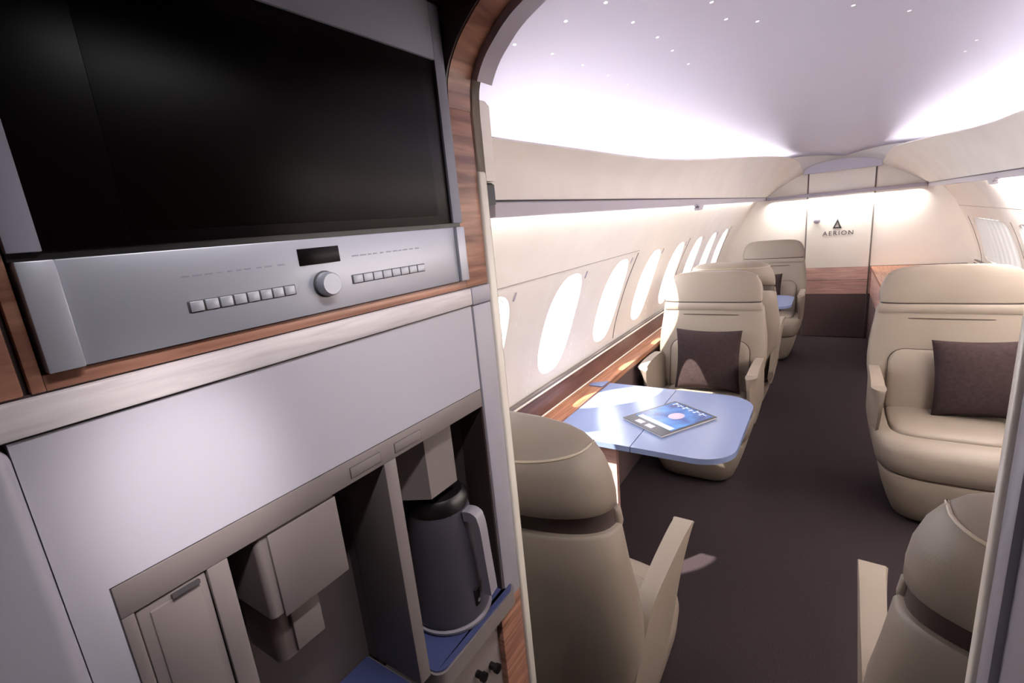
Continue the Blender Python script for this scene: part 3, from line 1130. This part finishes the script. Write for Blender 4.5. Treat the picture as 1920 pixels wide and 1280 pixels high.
# cupboard door with its pull
cdr = fr('cupboard_door', .0880, .1395, -1.0, -.2655, M['grey_warm'], -.0025, .02, .0015)
fr('door_panel', .0960, .1340, -.99, -.2720, M['grey_warm'], -.0008, .02, .002, parent=cdr)
link('pull', prism_bm([(GX - .0015, EYE - .2675), (GX + .003, EYE - .2665), (GX + .003, EYE - .2700), (GX - .0015, EYE - .2720)], 'y', .1120, .1330, .0005), M['mark'], cdr)
# outlined plates on the header
for y0, y1 in ((.2960, .3410), (.3630, .4100)):
    pl = bx('header_plate', GX - .002, GX + .0006, y0, y1, EYE - .2585, EYE - .2450, M['mark'], gal, .0005)
    bx('plate_face', GX - .002, GX + .0010, y0 + .0008, y1 - .0008, EYE - .2577, EYE - .2458, M['grey_warm'], pl, .0004)
# front below the trays
fr('lower_front', .158, .5300, -1.30, -.632, M['grey_warm'], -.010, .10, .003)
fr('base_front', .0535, .158, -1.54, -1.0, M['grey_warm'], -.004, .10, .003)
fr('base_front', .158, .5300, -1.54, -1.302, M['grey_warm'], -.004, .10, .003)
fr('walnut_foot', .5310, .5925, -1.54, -.632, M['wood_h'], 0, .10, .002)
for y, z in ((.415, -.690), (.465, -.703), (.500, -.72)):
    link('tap_knob', lathe_bm([(0, 0), (.006, 0), (.006, .010), (.008, .012), (.008, .018), (0, .019)], (GX - .011, y, EYE + z), 20, 'x'), M['black'], gal)

# ------------------------------------------------------------------ oven
ov = thing('built_in_oven', (GX - .15, .31, EYE - .066), 'built-in oven with black glass door and grey control panel', 'oven')
obm = bmesh.new()
for y0, y1, z0, z1 in ((.0810, .0985, .0135, .2820), (.5205, .5395, .0135, .2820), (.0985, .5205, .2160, .2820)):
    box_bm(GX - .02, GX + .006, y0, y1, EYE + z0, EYE + z1, .0008, bm=obm)
link('door_frame', obm, M['oven_frame'], ov)
dg = bx('door_glass', GX - .02, GX + .003, .0985, .5205, EYE + .0135, EYE + .2160, M['glass'], ov, .0005)
bx('inner_window', GX - .01, GX + .0034, .1500, .4950, EYE + .0240, EYE + .1980, M['glass_in'], dg, .0002)
bx('door_gap', GX - .02, GX + .001, .0810, .5395, EYE + .0080, EYE + .0135, M['black'], ov, 0)
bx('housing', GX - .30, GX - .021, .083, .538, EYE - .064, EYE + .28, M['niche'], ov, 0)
cp = bx('control_panel', GX - .02, GX + .004, .1030, .5215, EYE - .0665, EYE + .0080, M['steel'], ov, .001)
bx('end_block', GX - .02, GX + .008, .0825, .1025, EYE - .0665, EYE + .0080, M['steel'], ov, .001)
bx('end_block', GX - .02, GX + .008, .5225, .5395, EYE - .0665, EYE + .0080, M['steel'], ov, .001)
bx('display', GX, GX + .0048, .2810, .3290, EYE - .0175, EYE - .0010, M['glass'], ov, .0004)
kb = link('knob', lathe_bm([(.0125, 0), (.0125, .006), (.0118, .011), (.0105, .0125), (0, .0125)], (GX + .004, .3060, EYE - .0385), 36, 'x'), M['steel'], ov)
link('knob_collar', lathe_bm([(.0138, 0), (.0138, .0012), (.0125, .0016), (0, .0016)], (GX + .004, .3060, EYE - .0385), 36, 'x'), M['mark'], kb)
for ya, yb_ in ((.1760, .2715), (.3405, .4545)):
    n = 8
    st = (yb_ - ya) / n
    bx('button_bezel', GX, GX + .0044, ya - .001, yb_ + .001, EYE - .0440, EYE - .0335, M['mark'], ov, .001)
    for k in range(n):
        bx('button', GX, GX + .0056, ya + k * st + .0007, ya + (k + 1) * st - .0007, EYE - .0430, EYE - .0345, M['steel'], ov, .0006)
for y0, y1 in ((.176, .272), (.345, .452)):
    fm = bmesh.new()
    y = y0
    while y < y1 - .008:
        w_ = .004 + random.random() * .005
        box_bm(GX + .0035, GX + .0042, y, y + w_, EYE - .0145, EYE - .0132, 0, bm=fm)
        y += w_ + .002 + random.random() * .004
    link('panel_print', fm, M['faint'], ov, smooth=False)

# ------------------------------------------------------------------ dispensers hanging in the niches
d1 = thing('coffee_dispenser', (-.50, .23, EYE - .264), 'grey drink dispenser with stepped spout hanging in the wide niche', 'dispenser')
link('head', prism_bm(rrect(-.4975, .2295, .0525, .0455, .006), 'z', EYE - .357, EYE - .262, .0015), M['grey_warm'], d1)
bx('front_plate', -.446, -.4425, .1960, .2745, EYE - .362, EYE - .268, M['grey_warm'], d1, .0015)
link('spout', prism_bm(rrect(-.4940, .2165, .034, .0280, .010), 'z', EYE - .424, EYE - .356, .001), M['niche'], d1)
bx('spout_plate', -.462, -.4565, .2070, .2400, EYE - .420, EYE - .358, M['grey_warm'], d1, .001)
d2 = thing('water_dispenser', (-.50, .44, EYE - .264), 'plain grey square dispenser hanging above the kettle', 'dispenser')
link('head', prism_bm([(-.545, .388), (-.462, .388 + .045), (-.462, .4905), (-.545, .4905)], 'z', EYE - .368, EYE - .262, .002), M['grey_warm'], d2)

# ------------------------------------------------------------------ trays
for y0, y1, lab in ((.3665, .5660, 'blue-topped shelf tray with rounded corners carrying the kettle'),
                    (.1500, .3430, 'blue-topped shelf tray low in the wide niche beside the kettle')):
    tr = thing('shelf_tray', (-.50, (y0 + y1) / 2, EYE - .632), lab, 'tray')
    xf = -.4255

    def outline(e):
        r = .016
        o = [(-.548, y0 + .014 - e), (-.452, y0 + .014 - e)]
        o = [(-.548, y0 - e if False else max(y0 - e, y0 - .0)), (xf + e - r, y0 - e)]
        o = [(-.548, y0 - e)]
        for k in range(7):
            a = math.radians(-90 + 90 * k / 6)
            o.append((xf + e - r + r * math.cos(a), y0 - e + r + r * math.sin(a)))
        for k in range(7):
            a = math.radians(90 * k / 6)
            o.append((xf + e - r + r * math.cos(a), y1 + e - r + r * math.sin(a)))
        if y1 > .5:
            o += [(-.4375, y1 + e), (-.4375, .5445), (-.548, .5445)]
        else:
            o.append((-.548, y1 + e))
        return o
    link('tray_body', prism_bm(outline(0.0), 'z', EYE - .630, EYE - .6025, .003), M['grey_warm'], tr)
    link('blue_mat', prism_bm(outline(-.003), 'z', EYE - .6024, EYE - .5995, .001), M['blue'], tr)

# ------------------------------------------------------------------ kettle
kx, ky, kz = -.497, .478, EYE - .5993
kt = thing('electric_kettle', (kx, ky, kz), 'dark grey electric kettle on the blue shelf tray', 'kettle')
K = .98
link('base_ring', lathe_bm([(0, .0005), (.064, .0005), (.066, .004), (.066, .007), (.060, .009), (0, .009)], (kx, ky, kz), 44), M['kettle_grip'], kt)
bodyp = [(0, .008), (.060, .008), (.063, .012), (.063, .018), (.060, .06), (.055, .12), (.050, .170), (.046, .192), (0, .192)]
bd = link('body', lathe_bm(bodyp, (kx, ky, kz), 48), M['kettle'], kt)
link('lid', lathe_bm([(0, .191), (.047, .191), (.047, .205), (.040, .214), (.012, .218), (.010, .228), (0, .229)], (kx, ky, kz), 40), M['black'], kt)
hd_ = spline([(.050, .182, 0), (.064, .182, 0), (.071, .168, 0), (.074, .12, 0), (.077, .07, 0), (.078, .050, 0)], 5)
hb = bmesh.new()
rings = []
ca, sa = math.cos(math.radians(8)), math.sin(math.radians(8))
for i, p in enumerate(hd_):
    w_ = .010
    t_ = .008 if i < 8 else .0065
    dirv = (ca, sa)
    q = hd_[min(i + 1, len(hd_) - 1)] - hd_[max(i - 1, 0)]
    nn = Vector((q.y, -q.x, 0)).normalized()
    rg = []
    for u, v in ((-1, -1), (1, -1), (1, 1), (-1, 1)):
        rr = p.x + nn.x * t_ * v
        hh = p.y + nn.y * t_ * v
        rg.append((kx + dirv[0] * rr - dirv[1] * w_ * u, ky + dirv[1] * rr + dirv[0] * w_ * u, kz + hh))
    rings.append(rg)
hbm = ring_loft(rings)
link('handle', hbm, M['kettle_grip'], kt)
# water gauge window low on the body
gb = bmesh.new()
a0 = math.radians(-4)
gpos = Vector((kx + .0615 * math.cos(a0), ky + .0615 * math.sin(a0), kz + .045))
box_bm(-.002, .002, -.006, .006, -.015, .015, .0018, bm=gb)
bmesh.ops.rotate(gb, verts=gb.verts, cent=(0, 0, 0), matrix=Matrix.Rotation(a0, 3, 'Z'))
bmesh.ops.translate(gb, verts=gb.verts, vec=gpos)
gw = link('gauge', gb, M['black'], kt)
link('gauge_dot', lathe_bm([(0, 0), (.0032, 0), (.0032, .0008), (0, .001)], (gpos.x + .0015, gpos.y + .0012, gpos.z - .006), 14, 'x'), M['silver'], gw)
